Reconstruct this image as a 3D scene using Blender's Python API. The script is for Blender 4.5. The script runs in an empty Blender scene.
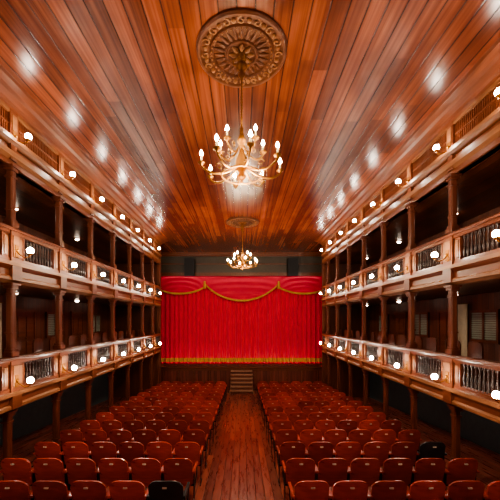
import bpy, math, random
from mathutils import Vector, Matrix
random.seed(7)
scene=bpy.context.scene
pi=math.pi
# ---------------------------------------------------------------- builder
class B:
    def __init__(s): s.v=[];s.f=[];s.m=[];s.sm=[]
    def add(s,vs,fs,m=0,smooth=False):
        o=len(s.v); s.v+= [tuple(p) for p in vs]
        for f in fs: s.f.append([i+o for i in f]); s.m.append(m); s.sm.append(smooth)
    def box(s,x0,x1,y0,y1,z0,z1,m=0):
        if x0>x1:x0,x1=x1,x0
        if y0>y1:y0,y1=y1,y0
        if z0>z1:z0,z1=z1,z0
        s.add([(x0,y0,z0),(x1,y0,z0),(x1,y1,z0),(x0,y1,z0),(x0,y0,z1),(x1,y0,z1),(x1,y1,z1),(x0,y1,z1)],
              [(0,3,2,1),(4,5,6,7),(0,1,5,4),(1,2,6,5),(2,3,7,6),(3,0,4,7)],m)
    def cham(s,cx,cy,w,z0,z1,m=0,c=.02):
        h=w/2
        p=[(h,-h+c),(h,h-c),(h-c,h),(-h+c,h),(-h,h-c),(-h,-h+c),(-h+c,-h),(h-c,-h)]
        vs=[(cx+a,cy+b,z0) for a,b in p]+[(cx+a,cy+b,z1) for a,b in p]
        s.add(vs,[(i,(i+1)%8,(i+1)%8+8,i+8) for i in range(8)]+[tuple(range(7,-1,-1)),tuple(range(8,16))],m)
    def lathe(s,cx,cy,cz,prof,n=10,m=0,smooth=True):
        vs=[];fs=[]
        for r,z in prof:
            for i in range(n):
                a=2*pi*i/n; vs.append((cx+r*math.cos(a),cy+r*math.sin(a),cz+z))
        for j in range(len(prof)-1):
            for i in range(n):
                k=(i+1)%n
                fs.append((j*n+i,j*n+k,(j+1)*n+k,(j+1)*n+i))
        s.add(vs,fs,m,smooth)
    def ball(s,cx,cy,cz,r,m=0,n=10,k=6,sz=1):
        s.lathe(cx,cy,cz,[(max(1e-4,r*math.sin(pi*i/k)),-r*sz*math.cos(pi*i/k)) for i in range(k+1)],n,m)
    def tube(s,path,r,n=6,m=0,closed=False):
        P=[Vector(p) for p in path];L=len(P);vs=[];fs=[]
        rr=r if isinstance(r,(list,tuple)) else [r]*L
        for i,p in enumerate(P):
            a=P[(i-1)%L] if closed or i>0 else P[i]
            b=P[(i+1)%L] if closed or i<L-1 else P[i]
            t=(b-a).normalized()
            up=Vector((0,0,1)) if abs(t.z)<.9 else Vector((1,0,0))
            u=t.cross(up).normalized(); w=u.cross(t)
            for j in range(n):
                an=2*pi*j/n; vs.append(p+(u*math.cos(an)+w*math.sin(an))*rr[i])
        for i in range(L if closed else L-1):
            q=(i+1)%L
            for j in range(n):
                k=(j+1)%n; fs.append((i*n+j,i*n+k,q*n+k,q*n+j))
        s.add(vs,fs,m,True)
    def prism(s,pts,y0,y1,m=0):
        n=len(pts)
        vs=[(x,y0,z) for x,z in pts]+[(x,y1,z) for x,z in pts]
        s.add(vs,[tuple(range(n)),tuple(range(2*n-1,n-1,-1))]+[((i+1)%n,i,i+n,(i+1)%n+n) for i in range(n)],m)
    def extr(s,prof,y0,y1,m=0,sx=1):
        s.prism([(x*sx,z) for x,z in prof],y0,y1,m)
    def mesh(s,name,mats):
        me=bpy.data.meshes.new(name); me.from_pydata(s.v,[],s.f); 
        for x in mats: me.materials.append(x)
        me.polygons.foreach_set('material_index',s.m); me.polygons.foreach_set('use_smooth',s.sm)
        me.update()
        import bmesh
        bm=bmesh.new();bm.from_mesh(me);bmesh.ops.recalc_face_normals(bm,faces=bm.faces);bm.to_mesh(me);bm.free()
        return me
    def obj(s,name,mats,loc=(0,0,0),rot=0):
        return put(name,s.mesh(name,mats),loc,rot)
def put(name,me,loc=(0,0,0),rot=0,sc=1):
    o=bpy.data.objects.new(name,me);scene.collection.objects.link(o);o.location=loc;o.rotation_euler=(0,0,rot);o.scale=(sc,sc,sc);return o
# ---------------------------------------------------------------- materials
def new(name):
    m=bpy.data.materials.new(name);m.use_nodes=True;nt=m.node_tree;b=nt.nodes['Principled BSDF'];return m,nt,b
def mth(nt,op,a,b=None):
    n=nt.nodes.new('ShaderNodeMath');n.operation=op
    for i,v in enumerate((a,b)):
        if v is None: continue
        if isinstance(v,(int,float)): n.inputs[i].default_value=v
        else: nt.links.new(v,n.inputs[i])
    return n.outputs[0]
def mixc(nt,f,a,b,bt='MIX'):
    n=nt.nodes.new('ShaderNodeMix');n.data_type='RGBA';n.blend_type=bt
    for i,v in ((0,f),(6,a),(7,b)):
        if isinstance(v,(int,float)): n.inputs[i].default_value=v
        elif isinstance(v,tuple): n.inputs[i].default_value=(*v,1)
        else: nt.links.new(v,n.inputs[i])
    return n.outputs[2]
def noise(nt,vec,scale,det=3,rough=.5):
    n=nt.nodes.new('ShaderNodeTexNoise');n.inputs['Scale'].default_value=scale;n.inputs['Detail'].default_value=det;n.inputs['Roughness'].default_value=rough
    nt.links.new(vec,n.inputs['Vector']);return n.outputs['Fac']
def mapping(nt,vec,sc):
    n=nt.nodes.new('ShaderNodeMapping');n.inputs['Scale'].default_value=sc;nt.links.new(vec,n.inputs['Vector']);return n.outputs[0]
def ramp(nt,f,a,b):
    n=nt.nodes.new('ShaderNodeMapRange');n.inputs[1].default_value=a;n.inputs[2].default_value=b;nt.links.new(f,n.inputs[0]);return n.outputs[0]
def wood(name,c1,c2,rough=.35,axis=1,width=0,seam=.25,length=3.0,bump=.15,across=0,rand=False,stain=None,coat=0):
    m,nt,b=new(name)
    tc=nt.nodes.new('ShaderNodeTexCoord');co=tc.outputs['Object']
    sc=[9,9,9];sc[axis]=.8
    if stain: sc=[14,.28,1]
    g=noise(nt,mapping(nt,co,tuple(sc)),1.6,4 if not stain else 2,.6 if not stain else .45)
    f=ramp(nt,g,.3,.72)
    col=mixc(nt,f,c1,c2)
    h=g
    if width:
        sp=nt.nodes.new('ShaderNodeSeparateXYZ');nt.links.new(co,sp.inputs[0])
        u=mth(nt,'DIVIDE',sp.outputs[across],width)
        fl=mth(nt,'FLOOR',u);fr=mth(nt,'FRACT',u)
        wn=nt.nodes.new('ShaderNodeTexWhiteNoise');wn.noise_dimensions='1D';nt.links.new(fl,wn.inputs['W'])
        v=mth(nt,'ADD',mth(nt,'DIVIDE',sp.outputs[axis],length),mth(nt,'MULTIPLY',wn.outputs['Value'],7.3))
        vf=mth(nt,'FLOOR',v)
        wn2=nt.nodes.new('ShaderNodeTexWhiteNoise');wn2.noise_dimensions='1D'
        nt.links.new(mth(nt,'ADD',mth(nt,'MULTIPLY',fl,13.7),mth(nt,'MULTIPLY',vf,3.13)),wn2.inputs['W'])
        r=wn2.outputs['Value']
        if stain:
            s2=noise(nt,mapping(nt,co,(.9,.5,1.0)),1.0,3,.6)
            col=mixc(nt,mth(nt,'MULTIPLY',ramp(nt,s2,.42,.66),.8),col,stain)
        col=mixc(nt,.85,col,mixc(nt,r,(.55,.5,.5),(1.3,1.25,1.2)),'MULTIPLY')
        e=mth(nt,'ABSOLUTE',mth(nt,'SUBTRACT',fr,.5))
        sm=ramp(nt,e,.5-seam*.25,.5)
        col=mixc(nt,sm,col,(.015,.005,.003))
        h=mth(nt,'SUBTRACT',mth(nt,'ADD',mth(nt,'MULTIPLY',g,.05 if stain else .25),mth(nt,'MULTIPLY',mth(nt,'MULTIPLY',fr,r),.35)),mth(nt,'MULTIPLY',sm,1.2))
    if rand:
        oi=nt.nodes.new('ShaderNodeObjectInfo')
        col=mixc(nt,1.0,col,mixc(nt,oi.outputs['Random'],(.6,.55,.5),(1.25,1.2,1.2)),'MULTIPLY')
    nt.links.new(col,b.inputs['Base Color'])
    nt.links.new(mth(nt,'ADD',mth(nt,'MULTIPLY',g,.04 if stain else .2),rough-(.02 if stain else .1)),b.inputs['Roughness'])
    bp=nt.nodes.new('ShaderNodeBump');bp.inputs['Strength'].default_value=bump;bp.inputs['Distance'].default_value=.02
    nt.links.new(h,bp.inputs['Height']);nt.links.new(bp.outputs[0],b.inputs['Normal'])
    if coat: b.inputs['Coat Weight'].default_value=coat; b.inputs['Coat Roughness'].default_value=.15
    return m
def plain(name,c,rough=.5,metal=0,var=.25,scale=6,sheen=0):
    m,nt,b=new(name)
    tc=nt.nodes.new('ShaderNodeTexCoord')
    n=noise(nt,tc.outputs['Object'],scale,3)
    d=tuple(x*(1-var) for x in c);l=tuple(min(1,x*(1+var)) for x in c)
    nt.links.new(mixc(nt,n,d,l),b.inputs['Base Color'])
    b.inputs['Roughness'].default_value=rough;b.inputs['Metallic'].default_value=metal
    if sheen: b.inputs['Sheen Weight'].default_value=sheen
    return m
def emit(name,c,st):
    m,nt,b=new(name);b.inputs['Base Color'].default_value=(*c,1);b.inputs['Emission Color'].default_value=(*c,1);b.inputs['Emission Strength'].default_value=st
    return m
M_ceil=wood('varnished_ceiling_planks',(.15,.038,.017),(.34,.10,.045),.26,1,.24,.30,5.0,.10,0,stain=(.12,.025,.012),coat=0)
M_floor=wood('worn_floor_planks',(.20,.045,.030),(.38,.11,.07),.29,1,.16,.25,2.6,.22,0)
M_wood=wood('red_brown_wood',(.11,.029,.012),(.21,.060,.025),.33,1)
M_woodv=wood('red_brown_wood_upright',(.09,.025,.013),(.17,.047,.023),.32,2)
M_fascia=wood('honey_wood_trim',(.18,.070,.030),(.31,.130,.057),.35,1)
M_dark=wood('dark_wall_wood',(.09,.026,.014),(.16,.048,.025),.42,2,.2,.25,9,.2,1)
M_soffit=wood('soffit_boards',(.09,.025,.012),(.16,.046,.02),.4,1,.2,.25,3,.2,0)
M_seat=wood('seat_veneer',(.32,.036,.022),(.56,.082,.044),.3,0,rand=True,coat=.3)
M_iron=plain('black_iron',(.02,.016,.015),.45,.6)
M_balus=plain('dark_turned_baluster',(.035,.014,.010),.4)
M_blackseat=plain('black_vinyl',(.02,.02,.022),.4)
M_plate=plain('number_plate_enamel',(.6,.5,.4),.4)
M_brass=plain('aged_brass',(.30,.13,.03),.5,1.0)
M_gilt=wood('gilded_plaster',(.20,.08,.032),(.42,.19,.08),.35,0)
M_medal=wood('medallion_wood',(.09,.03,.016),(.18,.065,.03),.35,0)
M_globe=emit('frosted_lamp_glass',(1,.86,.70),125)
M_bulb=emit('candle_bulb_glass',(1,.80,.5),230)
M_soffill=emit('soffit_fill_glow',(1,.78,.6),26)  # glow of the added fill lamps under the galleries
M_candle=plain('ivory_candle_sleeve',(.6,.45,.25),.5)
M_gold=plain('gold_fringe',(.55,.3,.04),.55,0,.4,30)
M_red=plain('red_velvet',(.80,.006,.065),.75,0,.12,3,sheen=.3)
M_red2=plain('red_velvet_swag',(.66,.006,.05),.7,0,.12,3,sheen=.3)
M_header=plain('header_paint',(.065,.05,.036),.5)
M_black=plain('speaker_black',(.012,.012,.013),.5)
M_grille=plain('speaker_mesh',(.02,.02,.022),.7,.2,.4,60)
M_teal=plain('under_gallery_paint',(.065,.095,.105),.5)
M_glass=plain('shutter_paint',(.26,.29,.24),.3)
M_cream=plain('cream_drape',(.65,.55,.42),.8)
M_stage=wood('stage_front_boards',(.12,.03,.02),(.22,.055,.033),.4,2,.18,.25,9,.2,0)
M_step=wood('step_wood',(.32,.16,.10),(.5,.27,.17),.4,0)
# ---------------------------------------------------------------- dims
XB=4.15; XW=6.5; HC=4.0; YB=-3.0; YE=15.9; YH=18.7; YS=18.2; ZST=-2.72; CX=.06
def FZ(y): return -3.2-(y-5.6)*.07
P=1.49
cols={-1:[5.72+P*k for k in range(-5,7)],1:[6.09+P*k for k in range(-5,7)]}
D2T,D2B=1.0,.70
D1T,D1B=-1.35,-1.62
XI=XW-.006; YI=YE-.03
# shell
b=B();b.box(-XW-.2,XW+.2,YB,22.5,HC,HC+.15);b.obj('ceiling',[M_ceil])
b=B();x=XW+.2
b.add([(-x,YB,FZ(YB)),(x,YB,FZ(YB)),(x,22.5,FZ(22.5)),(-x,22.5,FZ(22.5)),(-x,YB,FZ(YB)-.2),(x,YB,FZ(YB)-.2),(x,22.5,FZ(22.5)-.2),(-x,22.5,FZ(22.5)-.2)],
 [(0,1,2,3),(7,6,5,4),(0,4,5,1),(1,5,6,2),(2,6,7,3),(3,7,4,0)]);b.obj('floor',[M_floor])
for s,n in ((-1,'left'),(1,'right')):
    b=B();b.box(s*XW,s*(XW+.2),YB,22.5,-5.2,D1B,1);b.box(s*XW,s*(XW+.2),YB,22.5,D1B,HC,0)
    b.box(s*(XW-.03),s*XW,YB,YE,D1B-.55,D1B-.5,0)
    b.obj('wall_'+n,[M_dark,M_teal])
b=B();b.box(-XW-.2,XW+.2,YB-.2,YB,-4,HC+.1);b.obj('wall_rear',[M_dark])
b=B();b.box(-XW-.2,XW+.2,22.5,22.7,-5.3,HC+.1);b.obj('wall_backstage',[M_dark])
b=B();b.box(-XI,XI,YH,YH+.2,2.62,HC,0)
for s in (-1,1): b.box(s*5.35,s*XI,YH,YH+.2,ZST+.003,2.62,0)
b.obj('wall_proscenium',[M_header])
b=B()
b.box(-XI,XI,YH-.08,YH,2.62,2.74);b.box(-XI,XI,YH-.05,YH,2.74,2.82)
b.box(-XI,XI,YH-.14,YH,HC-.12,HC);b.box(-XI,XI,YH-.08,YH,HC-.22,HC-.12)
b.box(-XI,XI,YH-.05,YH,3.3,3.36)
b.obj('trim_1',[M_wood])
# stage
b=B();b.box(-XI,XI,YS+.05,22.4,FZ(18.2)-.1,ZST-.06,0);b.box(-XI,XI,YS-.05,22.4,ZST-.06,ZST,1)
b.box(-XI,XI,YS,YS+.05,ZST-.22,ZST-.06,1)
xx=-XW+.1
while xx<XW-.8:
    if abs(xx+.45)>.95: 
        b.box(xx,xx+.06,YS,YS+.05,FZ(YS),ZST-.2,1)
    xx+=.9
b.box(-XI,XI,YS,YS+.05,FZ(YS),FZ(YS)+.12,1)
b.obj('stage',[M_stage,M_wood])
b=B();n=7;fz=FZ(17);rise=(ZST-fz)/n
for i in range(n-1):
    y0=YS-.06-(n-1-i)*.2; zt=fz+rise*(i+1)
    b.box(-.62,.62,y0,YS-.06,zt-.05,zt,0);b.box(-.58,.58,y0+.03,YS-.06,max(zt-rise,fz-.1),zt-.05,1)
for s in (-1,1):
    b.box(s*.62,s*.66,YS-1.3,YS-.06,fz-.08,fz+.12,0)
b.obj('stage_stairs',[M_step,M_dark])
# curtain
b=B();N=900;W=5.3
def pleat(x,z): return .085*math.sin(2*pi*x/.27+.6*math.sin(x*2.1))+.03*math.sin(2*pi*x/.61+1)
zs=[3.4,1,-1,-2.36,-2.361,-2.60,-2.601,ZST+.02]
for z in zs:
    for i in range(N+1):
        x=-W+2*W*i/N; b.v.append((x,19.5+pleat(x,z),z))
for j in range(len(zs)-1):
    for i in range(N):
        b.f.append([j*(N+1)+i,j*(N+1)+i+1,(j+1)*(N+1)+i+1,(j+1)*(N+1)+i]);b.m.append(1 if j==4 else 0);b.sm.append(True)
b.obj('stage_curtain',[M_red,M_gold])
# swags
b=B()
def swag(xa,xb,ztop,za,zmid,ph):
    nu,nv=48,36;vs=[];fs=[]
    for j in range(nv+1):
        v=j/nv
        for i in range(nu+1):
            u=i/nu;sag=1-(2*u-1)**2
            sag=sag**.85
            zb=za-(za-zmid)*sag
            z=ztop-(ztop-zb)*v
            y=19.22-.12*sag*v+.03*math.sin(v*2*pi*6*(.35+.65*sag)+ph)*(.4+.6*sag)
            vs.append((xa+(xb-xa)*u,y,z))
    for j in range(nv):
        for i in range(nu):
            k=j*(nu+1)+i;fs.append((k,k+1,k+nu+2,k+nu+1))
    b.add(vs,fs,0,True)
    vs=[];fs=[];nf=nu*3
    for i in range(nf+1):
        u=i/nf;sag=(max(0,1-(2*u-1)**2))**.85;zb=za-(za-zmid)*sag
        y=19.21-.15*sag+.012*math.sin(i*2.4)
        x=xa+(xb-xa)*u
        vs+=[(x,y-.02,zb+.03),(x,y-.03,zb-.08-.015*math.sin(i*2.1))]
    for i in range(nf): fs.append((2*i,2*i+1,2*i+3,2*i+2))
    b.add(vs,fs,1,False)
swag(-2.25,2.25,3.3,2.25,1.2,0);swag(-5.3,-2.25,3.3,2.05,1.62,1);swag(2.25,5.3,3.3,2.05,1.62,1)
for x in (-2.25,2.25):
    b.lathe(x,19.08,2.25,[(.01,.12),(.07,.08),(.05,0),(.08,-.1),(.07,-.18),(.09,-.35),(.01,-.35)],12,1)
b.obj('curtain_valance',[M_red2,M_gold])
b=B();b.box(-4.8,4.8,18.98,19.02,3.18,3.24,0)  # added row of fill lamps, hidden behind the header, to brighten the curtain
for i in range(17):
    x=-4.6+i*9.2/16
    b.lathe(x,19.0,3.06,[(.03,.12),(.07,.08),(.09,-.02),(.085,-.02),(.03,.1)],12,0)
    b.ball(x,19.0,3.04,.05,1)
b.obj('curtain_fill_batten',[M_iron,emit('batten_fill_glow',(1,.82,.7),42)])
b=B();b.box(-4.6,4.6,18.5,18.53,ZST,ZST+.10,0);b.box(-4.6,4.6,18.5,18.75,ZST,ZST+.012,0)  # added fill lamps, kept out of sight by a lip, lighting the curtain from below
for i in range(22):
    b.ball(-4.4+8.8*i/21,18.60,ZST+.035,.022,1,8,5)
b.obj('curtain_fill_strip',[M_stage,emit('strip_fill_glow',(1,.82,.7),100)])
# speakers
b=B();b.prism([(-.29,-.52),(.29,-.52),(.29,.52),(-.29,.52)],0,.38,0);b.box(-.26,.26,-.015,0,-.48,.48,1)
b.tube([(-.31,.2,.5),(-.34,.2,.1),(-.31,.2,-.3)],.015,6,0);b.tube([(.31,.2,.5),(.34,.2,.1),(.31,.2,-.3)],.015,6,0);b.box(-.1,.1,.38,.43,-.2,.2,0)
sp=b.mesh('speaker',[M_black,M_grille])
put('loudspeaker',sp,(-3.05,YH-.43,3.1));put('loudspeaker',sp,(3.0,YH-.43,3.1))
# ---------------------------------------------------------------- galleries
def balust(b,x,y,z0,z1,m):
    h=z1-z0
    b.lathe(x,y,z0,[(.028,0),(.028,.08*h),(.016,.12*h),(.032,.3*h),(.026,.42*h),(.013,.55*h),(.02,.62*h),(.013,.68*h),(.015,.86*h),(.027,.9*h),(.027,h)],6,m)
b=B()
b.lathe(0,0,0,[(.09,0),(.09,-.02),(.07,-.03)],14,0);b.lathe(0,0,-.025,[(.065,0),(.06,-.02),(.04,-.04),(.001,-.05)],14,1)
SL=b.mesh('soffit_fill_lamp',[M_brass,M_soffill])  # added fill lamp, lifts the ambient light inside the galleries
for s in (-1,1):
    C=cols[s]
    for (zt,zb) in ((D2T,D2B),(D1T,D1B)):
        b=B()
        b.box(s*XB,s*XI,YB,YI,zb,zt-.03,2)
        b.box(s*(XB+.05),s*XI,YB,YI,zt-.03,zt,0)
        b.box(s*(XB-.06),s*XB,YB,YI,zb+.03,zt+.02,0)
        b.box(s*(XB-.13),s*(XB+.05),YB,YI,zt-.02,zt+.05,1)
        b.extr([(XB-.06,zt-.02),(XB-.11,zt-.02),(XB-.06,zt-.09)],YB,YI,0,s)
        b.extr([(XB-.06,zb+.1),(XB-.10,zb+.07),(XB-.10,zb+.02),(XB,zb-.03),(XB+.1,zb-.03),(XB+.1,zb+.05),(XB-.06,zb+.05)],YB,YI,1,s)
        rt=zt+.64
        b.extr([(XB-.12,rt-.03),(XB-.13,rt),(XB-.09,rt+.035),(XB+.07,rt+.035),(XB+.1,rt),(XB+.09,rt-.03)],YB,YI,0,s)
        b.box(s*(XB-.07),s*(XB+.05),YB,YI,rt-.09,rt-.03,0)
        b.box(s*(XB-.06),s*(XB+.05),YB,YI,zt+.05,zt+.12,0)
        b.box(s*(XB-.02),s*(XB+.02),YB,YI,zt+.12,zt+.14,0)
        for y in C:
            b.box(s*(XB-.09),s*(XB+.08),y-.11,y+.11,zt+.05,rt-.03,0)
            b.box(s*(XB-.105),s*(XB-.09),y-.075,y+.075,zt+.14,rt-.12,1)
            b.box(s*(XB-.12),s*(XB-.05),y-.12,y+.12,zb+.02,zt,0)
            for d in (-1,1):
                b.box(s*(XB-.04),s*(XB+.03),y+d*.11,y+d*.25,zt+.12,rt-.09,0)
                b.box(s*(XB-.055),s*(XB-.04),y+d*.14,y+d*.225,zt+.17,rt-.14,1)
                b.box(s*(XB-.055),s*(XB+.04),y+d*.25,y+d*.28,zt+.12,rt-.09,0)
        for i in range(len(C)):
            y0=C[i]+.28; y1=(C[i+1] if i+1<len(C) else C[i]+P)-.28
            if y1>YI: y1=YI-.02
            k=max(1,int((y1-y0)/.085))
            for j in range(k): balust(b,s*(XB-.0),y0+(j+.5)*(y1-y0)/k,zt+.12,rt-.09,3)
        b.obj('gallery_balcony',[M_wood,M_fascia,M_soffit,M_balus])
    b=B();b.box(s*(XB+.1),s*XI,YE,YE+.12,FZ(YE)-.02,HC,0);b.box(s*(XB-.05),s*(XB+.12),YE-.02,YE+.14,FZ(YE)-.02,HC-.01,1);b.obj('wall_gallery_end',[M_dark,M_woodv])
    # frieze
    b=B()
    b.box(s*(XB+.03),s*(XB+.15),YB,YI,2.8,HC,0)
    b.box(s*(XB+.15),s*XI,YB,YI,2.84,2.92,2)
    b.extr([(XB-.02,2.8),(XB+.18,2.8),(XB+.18,2.92),(XB-.02,2.92)],YB,YI,0,s)
    b.extr([(XB-.07,2.96),(XB-.02,2.9),(XB+.03,2.9),(XB+.03,3.06),(XB-.07,3.06)],YB,YI,1,s)
    b.extr([(XB,3.06),(XB+.03,3.06),(XB+.03,3.2),(XB,3.2)],YB,YI,0,s)
    b.extr([(XB-.12,3.22),(XB-.03,3.17),(XB+.03,3.17),(XB+.03,3.29),(XB-.12,3.29)],YB,YI,1,s)
    b.extr([(XB-.05,3.29),(XB+.03,3.29),(XB+.03,3.35),(XB-.05,3.35)],YB,YI,0,s)
    b.extr([(XB-.05,3.74),(XB+.03,3.74),(XB+.03,3.8),(XB-.05,3.8)],YB,YI,1,s)
    b.extr([(XB+.03,3.8),(XB-.12,3.8),(XB-.14,3.85),(XB-.26,3.88),(XB-.30,3.93),(XB-.42,3.95),(XB-.44,HC),(XB+.03,HC)],YB,YI,0,s)
    for y in C:
        b.box(s*(XB-.06),s*(XB+.03),y-.09,y+.09,3.29,3.8,0)
        b.box(s*(XB-.075),s*(XB-.06),y-.055,y+.055,3.37,3.72,1)
        b.box(s*(XB-.06),s*(XB),y-.08,y+.08,2.9,3.2,0)
    for i in range(len(C)):
        y0=C[i]+.09;y1=min(YI,C[i]+P-.09)
        b.box(s*(XB+.02),s*(XB+.03),y0,y1,3.35,3.74,3)
        k=int((y1-y0)/.05)
        for j in range(k):
            y=y0+(j+.5)*(y1-y0)/k; b.box(s*(XB-.015),s*(XB+.02),y-.012,y+.012,3.35,3.74,0)
        b.box(s*(XB-.025),s*(XB+.02),y0,y1,3.53,3.56,0)
    b.obj('trim_2',[M_wood,M_fascia,M_soffit,M_iron])
    # columns
    for y in C:
        b=B();w=.12
        for (z0,z1) in ((FZ(y)-.005,D1B-.03),(D1T+.675,D2B-.03),(D2T+.675,2.8)):
            x=s*XB
            if z0<-2: x=s*(XB+.06)
            b.cham(x,y,w,z0,z1,0,.02)
            b.cham(x,y,w+.07,z0,z0+.10,0,.015);b.cham(x,y,w+.035,z0+.1,z0+.15,0,.015)
            b.cham(x,y,w+.03,z1-.22,z1-.19,0,.01);b.cham(x,y,w+.05,z1-.10,z1-.04,0,.01);b.cham(x,y,w+.10,z1-.04,z1,0,.01)
            b.cham(x,y,w+.02,(z0+z1)/2-.25,(z0+z1)/2-.22,0,.01)
        b.obj('gallery_column',[M_woodv])
    for lv,(zf,zc) in enumerate(((D2T,2.84),(D1T,D2B))):
        for i,y in enumerate(C[1:]):
            yc=y+P*.5
            if yc>YE-.5: continue
            X=XW-.005
            if (i+lv)%2==0:
                b=B()
                b.box(s*(X-.06),s*X,yc-.5,yc+.5,zf+.75,zf+.82,0);b.box(s*(X-.06),s*X,yc-.5,yc+.5,zf+1.55,zf+1.62,0)
                for q in (-.5,-.03,.44): b.box(s*(X-.06),s*X,yc+q,yc+q+.06,zf+.82,zf+1.55,0)
                for k in range(12):
                    z=zf+.84+k*.06
                    b.box(s*(X-.035),s*(X-.01),yc-.44,yc+.44,z,z+.045,1)
                b.obj('window_%d'%(i+1+lv*20+(s>0)*40),[M_woodv,M_glass])
            else:
                b=B()
                b.box(s*(X-.05),s*X,yc-.45,yc-.38,zf,zf+1.66,0);b.box(s*(X-.05),s*X,yc+.38,yc+.45,zf,zf+1.66,0);b.box(s*(X-.06),s*X,yc-.48,yc+.48,zf+1.6,zf+1.68,0)
                b.box(s*(X-.03),s*X,yc-.38,yc+.38,zf,zf+1.6,1)
                for q in (-.32,.04):
                    b.box(s*(X-.045),s*(X-.03),yc+q,yc+q+.28,zf+.15,zf+.7,0);b.box(s*(X-.045),s*(X-.03),yc+q,yc+q+.28,zf+.85,zf+1.45,0)
                b.ball(s*(X-.06),yc+.0,zf+.8,.025,2)
                b.obj('door_%d'%(i+1+lv*20+(s>0)*40),[M_wood,M_woodv,M_brass])
    for z in (2.84,D2B,D1B):
        for k in range(0,13,2):
            y=C[0]+P*(k+.5)
            if y<-2 or y>YE-.3: continue
            put('soffit_fill_lamp',SL,(s*5.7,y,z-.001))
for s,yc in ((-1,8.2),(1,9.0)):
    b=B();vs=[];fs=[];n=40
    for i in range(n+1):
        y=yc-.18+.36*i/n;x=s*(XW-.12+.03*math.sin(i*1.1))
        vs+=[(x,y,D1T+.03),(x,y,.45)]
    for i in range(n): fs.append((2*i,2*i+1,2*i+3,2*i+2))
    b.add(vs,fs,0,True);b.tube([(s*(XW-.12),yc-.25,.46),(s*(XW-.12),yc+.25,.46)],.012,6,1);b.obj('hanging_drape',[M_cream,M_brass])
# ---------------------------------------------------------------- gallery chairs
b=B()
pts=[(-.2,.45),(-.2,.8),(-.17,.87),(-.1,.9),(.1,.9),(.17,.87),(.2,.8),(.2,.45)]
b.prism(pts,-.2,-.17,0);b.box(-.21,.21,-.18,.22,.42,.46,0)
for x in (-.19,.16):
    for y in (-.2,.17): b.box(x,x+.03,y,y+.03,0,.43,0)
    b.box(x,x+.03,-.18,.18,.2,.23,0)
gc=b.mesh('gallery_chair',[M_woodv])
for s in (-1,1):
    for zt in (D2T,D1T):
        for y in cols[s][2:]:
            for d in (.4,1.05):
                if y+d<YE-.3:
                    put('gallery_chair',gc,(s*(XB+.55),y+d,zt),s*pi/2+random.uniform(-.15,.15))
# ---------------------------------------------------------------- sconces
b=B()
b.box(-.0,.012,-.045,.045,-.12,.1,0)
b.ball(.015,0,.0,.035,0,8,5)
b.tube([(.01,0,-.02),(.07,0,-.08),(.15,0,-.12),(.22,0,-.11),(.25,0,-.06)],.011,6,0)
b.lathe(.25,0,-.07,[(.01,-.02),(.03,0),(.045,.025),(.02,.03)],10,0)
b.ball(.25,0,.0,.055,1,12,8,1.1)
SC=b.mesh('sconce_lamp',[M_brass,M_globe])
for s in (-1,1):
    for y in cols[s]:
        if y<-2.2: continue
        for z,xo in ((3.34,.07),(1.26,.105),(-1.10,.105)):
            put('sconce_lamp',SC,(s*(XB-xo),y,z),pi if s>0 else 0)
# ---------------------------------------------------------------- seats
def seatmesh(back,nm):
    b=B()
    nx=12;vs=[];fs=[]
    zs=[.36,.5,.65,.78,.84,1]
    for yy in (-.014,.014):
        for j,t in enumerate(zs):
            for i in range(nx+1):
                x=-.245+.49*i/nx
                top=.885-.09*(abs(x)/.245)**5-.01*(abs(x)/.245)**2
                z=.36+(top-.36)*(t-.36)/.64
                vs.append((x,yy-(z-.4)*.22+1.1*x*x*.6-.03,z))
    R=nx+1;Q=R*len(zs)
    for j in range(len(zs)-1):
        for i in range(nx):
            k=j*R+i;fs.append((k,k+1,k+R+1,k+R));fs.append((Q+k,Q+k+R,Q+k+R+1,Q+k+1))
    for i in range(nx):
        fs.append((i,Q+i,Q+i+1,i+1));k=(len(zs)-1)*R+i;fs.append((k,k+1,Q+k+1,Q+k))
    for j in range(len(zs)-1):
        k=j*R;fs.append((k,k+R,Q+k+R,Q+k));k+=nx;fs.append((k,Q+k,Q+k+R,k+R))
    b.add(vs,fs,0,False)
    b.extr([(-.225,.40),(.225,.40),(.235,.425),(.225,.45),(-.225,.45),(-.235,.425)],.0,.40,0)
    b.box(-.2,.2,.40,.43,.405,.445,0)
    for x in (-.262,.25):
        b.box(x,x+.014,-.02,.05,0,.62,1);b.box(x,x+.014,-.09,.16,0,.03,1)
        b.tube([(x+.007,.3,.6),(x+.007,.28,.45),(x+.007,.15,.36),(x+.007,.02,.3)],.012,5,1)
        b.box(x-.012,x+.026,-.08,.32,.61,.64,0)
    b.box(-.25,.25,-.01,.03,.36,.39,1)
    b.box(-.03,.03,-.155,-.14,.78,.80,2)
    return b.mesh(nm,[M_blackseat if back else M_seat,M_iron,M_plate])
S1=seatmesh(False,'theater_seat');S2=seatmesh(True,'theater_seat_black')
for k in range(-3,14):
    y=4.5+.85*k
    for s in (-1,1):
        for i in range(6):
            x=s*(1.03+.546*i)+.02
            blk=(k==0 and s==-1 and i==0) or (k==2 and s==1 and i==5)
            o=put('theater_seat',S2 if blk else S1,(x,y,FZ(y)))
            o.rotation_euler=(0,0,random.uniform(-.02,.02))
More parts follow.
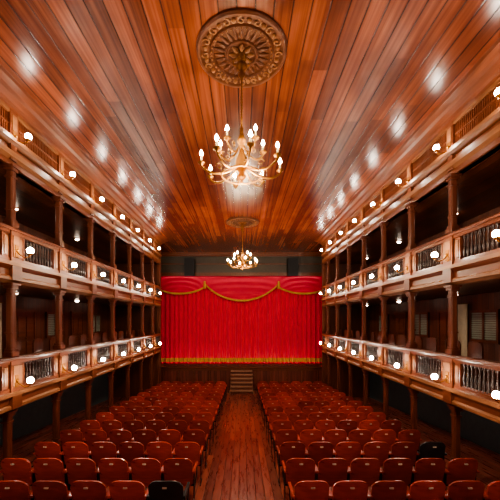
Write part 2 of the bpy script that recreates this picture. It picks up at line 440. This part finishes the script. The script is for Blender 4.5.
# ---------------------------------------------------------------- medallions
def medallion(y):
    b=B();R=.67
    b.lathe(0,0,0,[(.001,-.03),(R*.3,-.03),(R*.32,-.05),(R*.36,-.05),(R*.38,-.025),(R*.62,-.02),(R*.64,-.05),(R*.70,-.05),(R*.72,-.02),(R*.9,-.02),(R*.92,-.05),(R*.97,-.055),(R,-.03),(R,0)],64,0,False)
    for i in range(24):
        a=2*pi*i/24
        p=[(math.cos(a)*R*r,math.sin(a)*R*r,-.03) for r in (.38,.45,.53,.61)]
        b.tube(p,[.008,.03,.022,.006],6,0)
    for i in range(16):
        a=2*pi*i/16
        c=(math.cos(a)*R*.81,math.sin(a)*R*.81)
        pts=[]
        sg=1 if i%2 else -1
        for t in range(12):
            th=a+sg*t*.55;r=.062*(1-t/14)
            pts.append((c[0]+r*math.cos(th),c[1]+r*math.sin(th),-.035))
        b.tube(pts,.012,5,1)
        a2=a+pi/16
        b.ball(math.cos(a2)*R*.81,math.sin(a2)*R*.81,-.03,.035,1,8,5)
    for i in range(40):
        a=2*pi*i/40;b.ball(math.cos(a)*R*.67,math.sin(a)*R*.67,-.055,.014,1,6,4)
    for i in range(8):
        a=2*pi*i/8
        b.tube([(math.cos(a)*R*r,math.sin(a)*R*r,-.04) for r in (.08,.18,.28)],[.01,.04,.008],6,1)
    b.lathe(0,0,0,[(.001,-.14),(.03,-.13),(.06,-.09),(.07,-.03)],16,2)
    b.obj('ceiling_medallion',[M_medal,M_gilt,M_brass],(CX,y,HC))
# ---------------------------------------------------------------- chandeliers
def chandelier(y):
    b=B();zc=2.27-HC
    b.lathe(0,0,-.14,[(.02,0),(.05,-.02),(.09,-.08),(.05,-.12),(.03,-.16),(.055,-.2),(.02,-.26),(.012,-.3)],12,0)
    for i in range(6):
        a=2*pi*i/6
        b.tube([(.03*math.cos(a),.03*math.sin(a),-.18),(.11*math.cos(a),.11*math.sin(a),-.2),(.13*math.cos(a),.13*math.sin(a),-.12),(.09*math.cos(a),.09*math.sin(a),-.1)],.01,5,0)
    z=-.42
    while z>zc+.62:
        b.ball(0,0,z,.016,0,6,4,1.6); z-=.045
    b.tube([(0,0,-.3),(0,0,zc+.5)],.008,6,0)
    b.lathe(0,0,zc,[(.008,.62),(.03,.58),(.02,.52),(.045,.46),(.07,.40),(.04,.33),(.025,.28),(.05,.22),(.085,.14),(.10,.05),(.07,-.03),(.04,-.08),(.07,-.12),(.05,-.16),(.02,-.19),(.03,-.21),(.001,-.24)],14,0)
    def arm(a,R,z0,z1):
        pts=[];ca,sa=math.cos(a),math.sin(a)
        P0=[(.06,z0),(.22*R/.6,z0-.10),(.42*R/.6,z0-.14),(.56*R/.6,z0-.08),(R,z1)]
        Q=[P0[0]]+P0+[P0[-1]]
        for i in range(1,len(Q)-2):
            for t in (0,.33,.66):
                f=lambda k:.5*((2*Q[i][k])+(-Q[i-1][k]+Q[i+1][k])*t+(2*Q[i-1][k]-5*Q[i][k]+4*Q[i+1][k]-Q[i+2][k])*t*t+(-Q[i-1][k]+3*Q[i][k]-3*Q[i+1][k]+Q[i+2][k])*t**3)
                pts.append((f(0),f(1)))
        pts.append(P0[-1])
        b.tube([(r*ca,r*sa,z) for r,z in pts],.015,6,0)
        sp=[((.33+.06*math.cos(t*.6)*(1-t/14))*R/.6,z0-.03+.06*math.sin(t*.6)*(1-t/14)) for t in range(11)]
        b.tube([(r*ca,r*sa,z) for r,z in sp],.010,5,0)
        x,y_=R*ca,R*sa
        b.lathe(x,y_,z1,[(.01,-.03),(.02,-.01),(.05,.01),(.055,.025),(.02,.02),(.022,.045)],10,0)
        b.lathe(x,y_,z1+.03,[(.015,0),(.015,.09),(.001,.09)],8,1)
        b.lathe(x,y_,z1+.12,[(.008,0),(.022,.02),(.026,.035),(.017,.06),(.003,.09)],8,2)
    for i in range(8): arm(2*pi*i/8+.2,.60,zc+.02,zc+.0)
    for i in range(5): arm(2*pi*i/5+.3,.34,zc+.30,zc+.27)
    b.tube([(.3*math.cos(2*pi*i/32),.3*math.sin(2*pi*i/32),zc-.11) for i in range(32)],.012,6,0,True)
    b.obj('chandelier',[M_brass,M_candle,M_bulb],(CX,y,HC))
    l=bpy.data.lights.new('chandelier_light','POINT');l.energy=210;l.color=(1,.80,.58);l.shadow_soft_size=.1
    o=bpy.data.objects.new('chandelier_light',l);o.location=(CX,y,1.86);scene.collection.objects.link(o)
for y in (4.69,12.8): medallion(y);chandelier(y)
w=bpy.data.worlds.new('World');scene.world=w;w.use_nodes=True;w.node_tree.nodes['Background'].inputs[0].default_value=(.02,.015,.012,1)
# camera
c=bpy.data.cameras.new('camera');co=bpy.data.objects.new('camera',c);scene.collection.objects.link(co)
co.location=(.08,0,0);co.rotation_euler=(pi/2,0,0);c.lens=22.6;c.sensor_width=36;c.shift_x=.014;c.shift_y=.14;c.clip_start=.05
scene.camera=co
scene.view_settings.view_transform='AgX'
try: scene.view_settings.look='AgX - Medium High Contrast'
except Exception as e: print(e)
scene.view_settings.exposure=.4
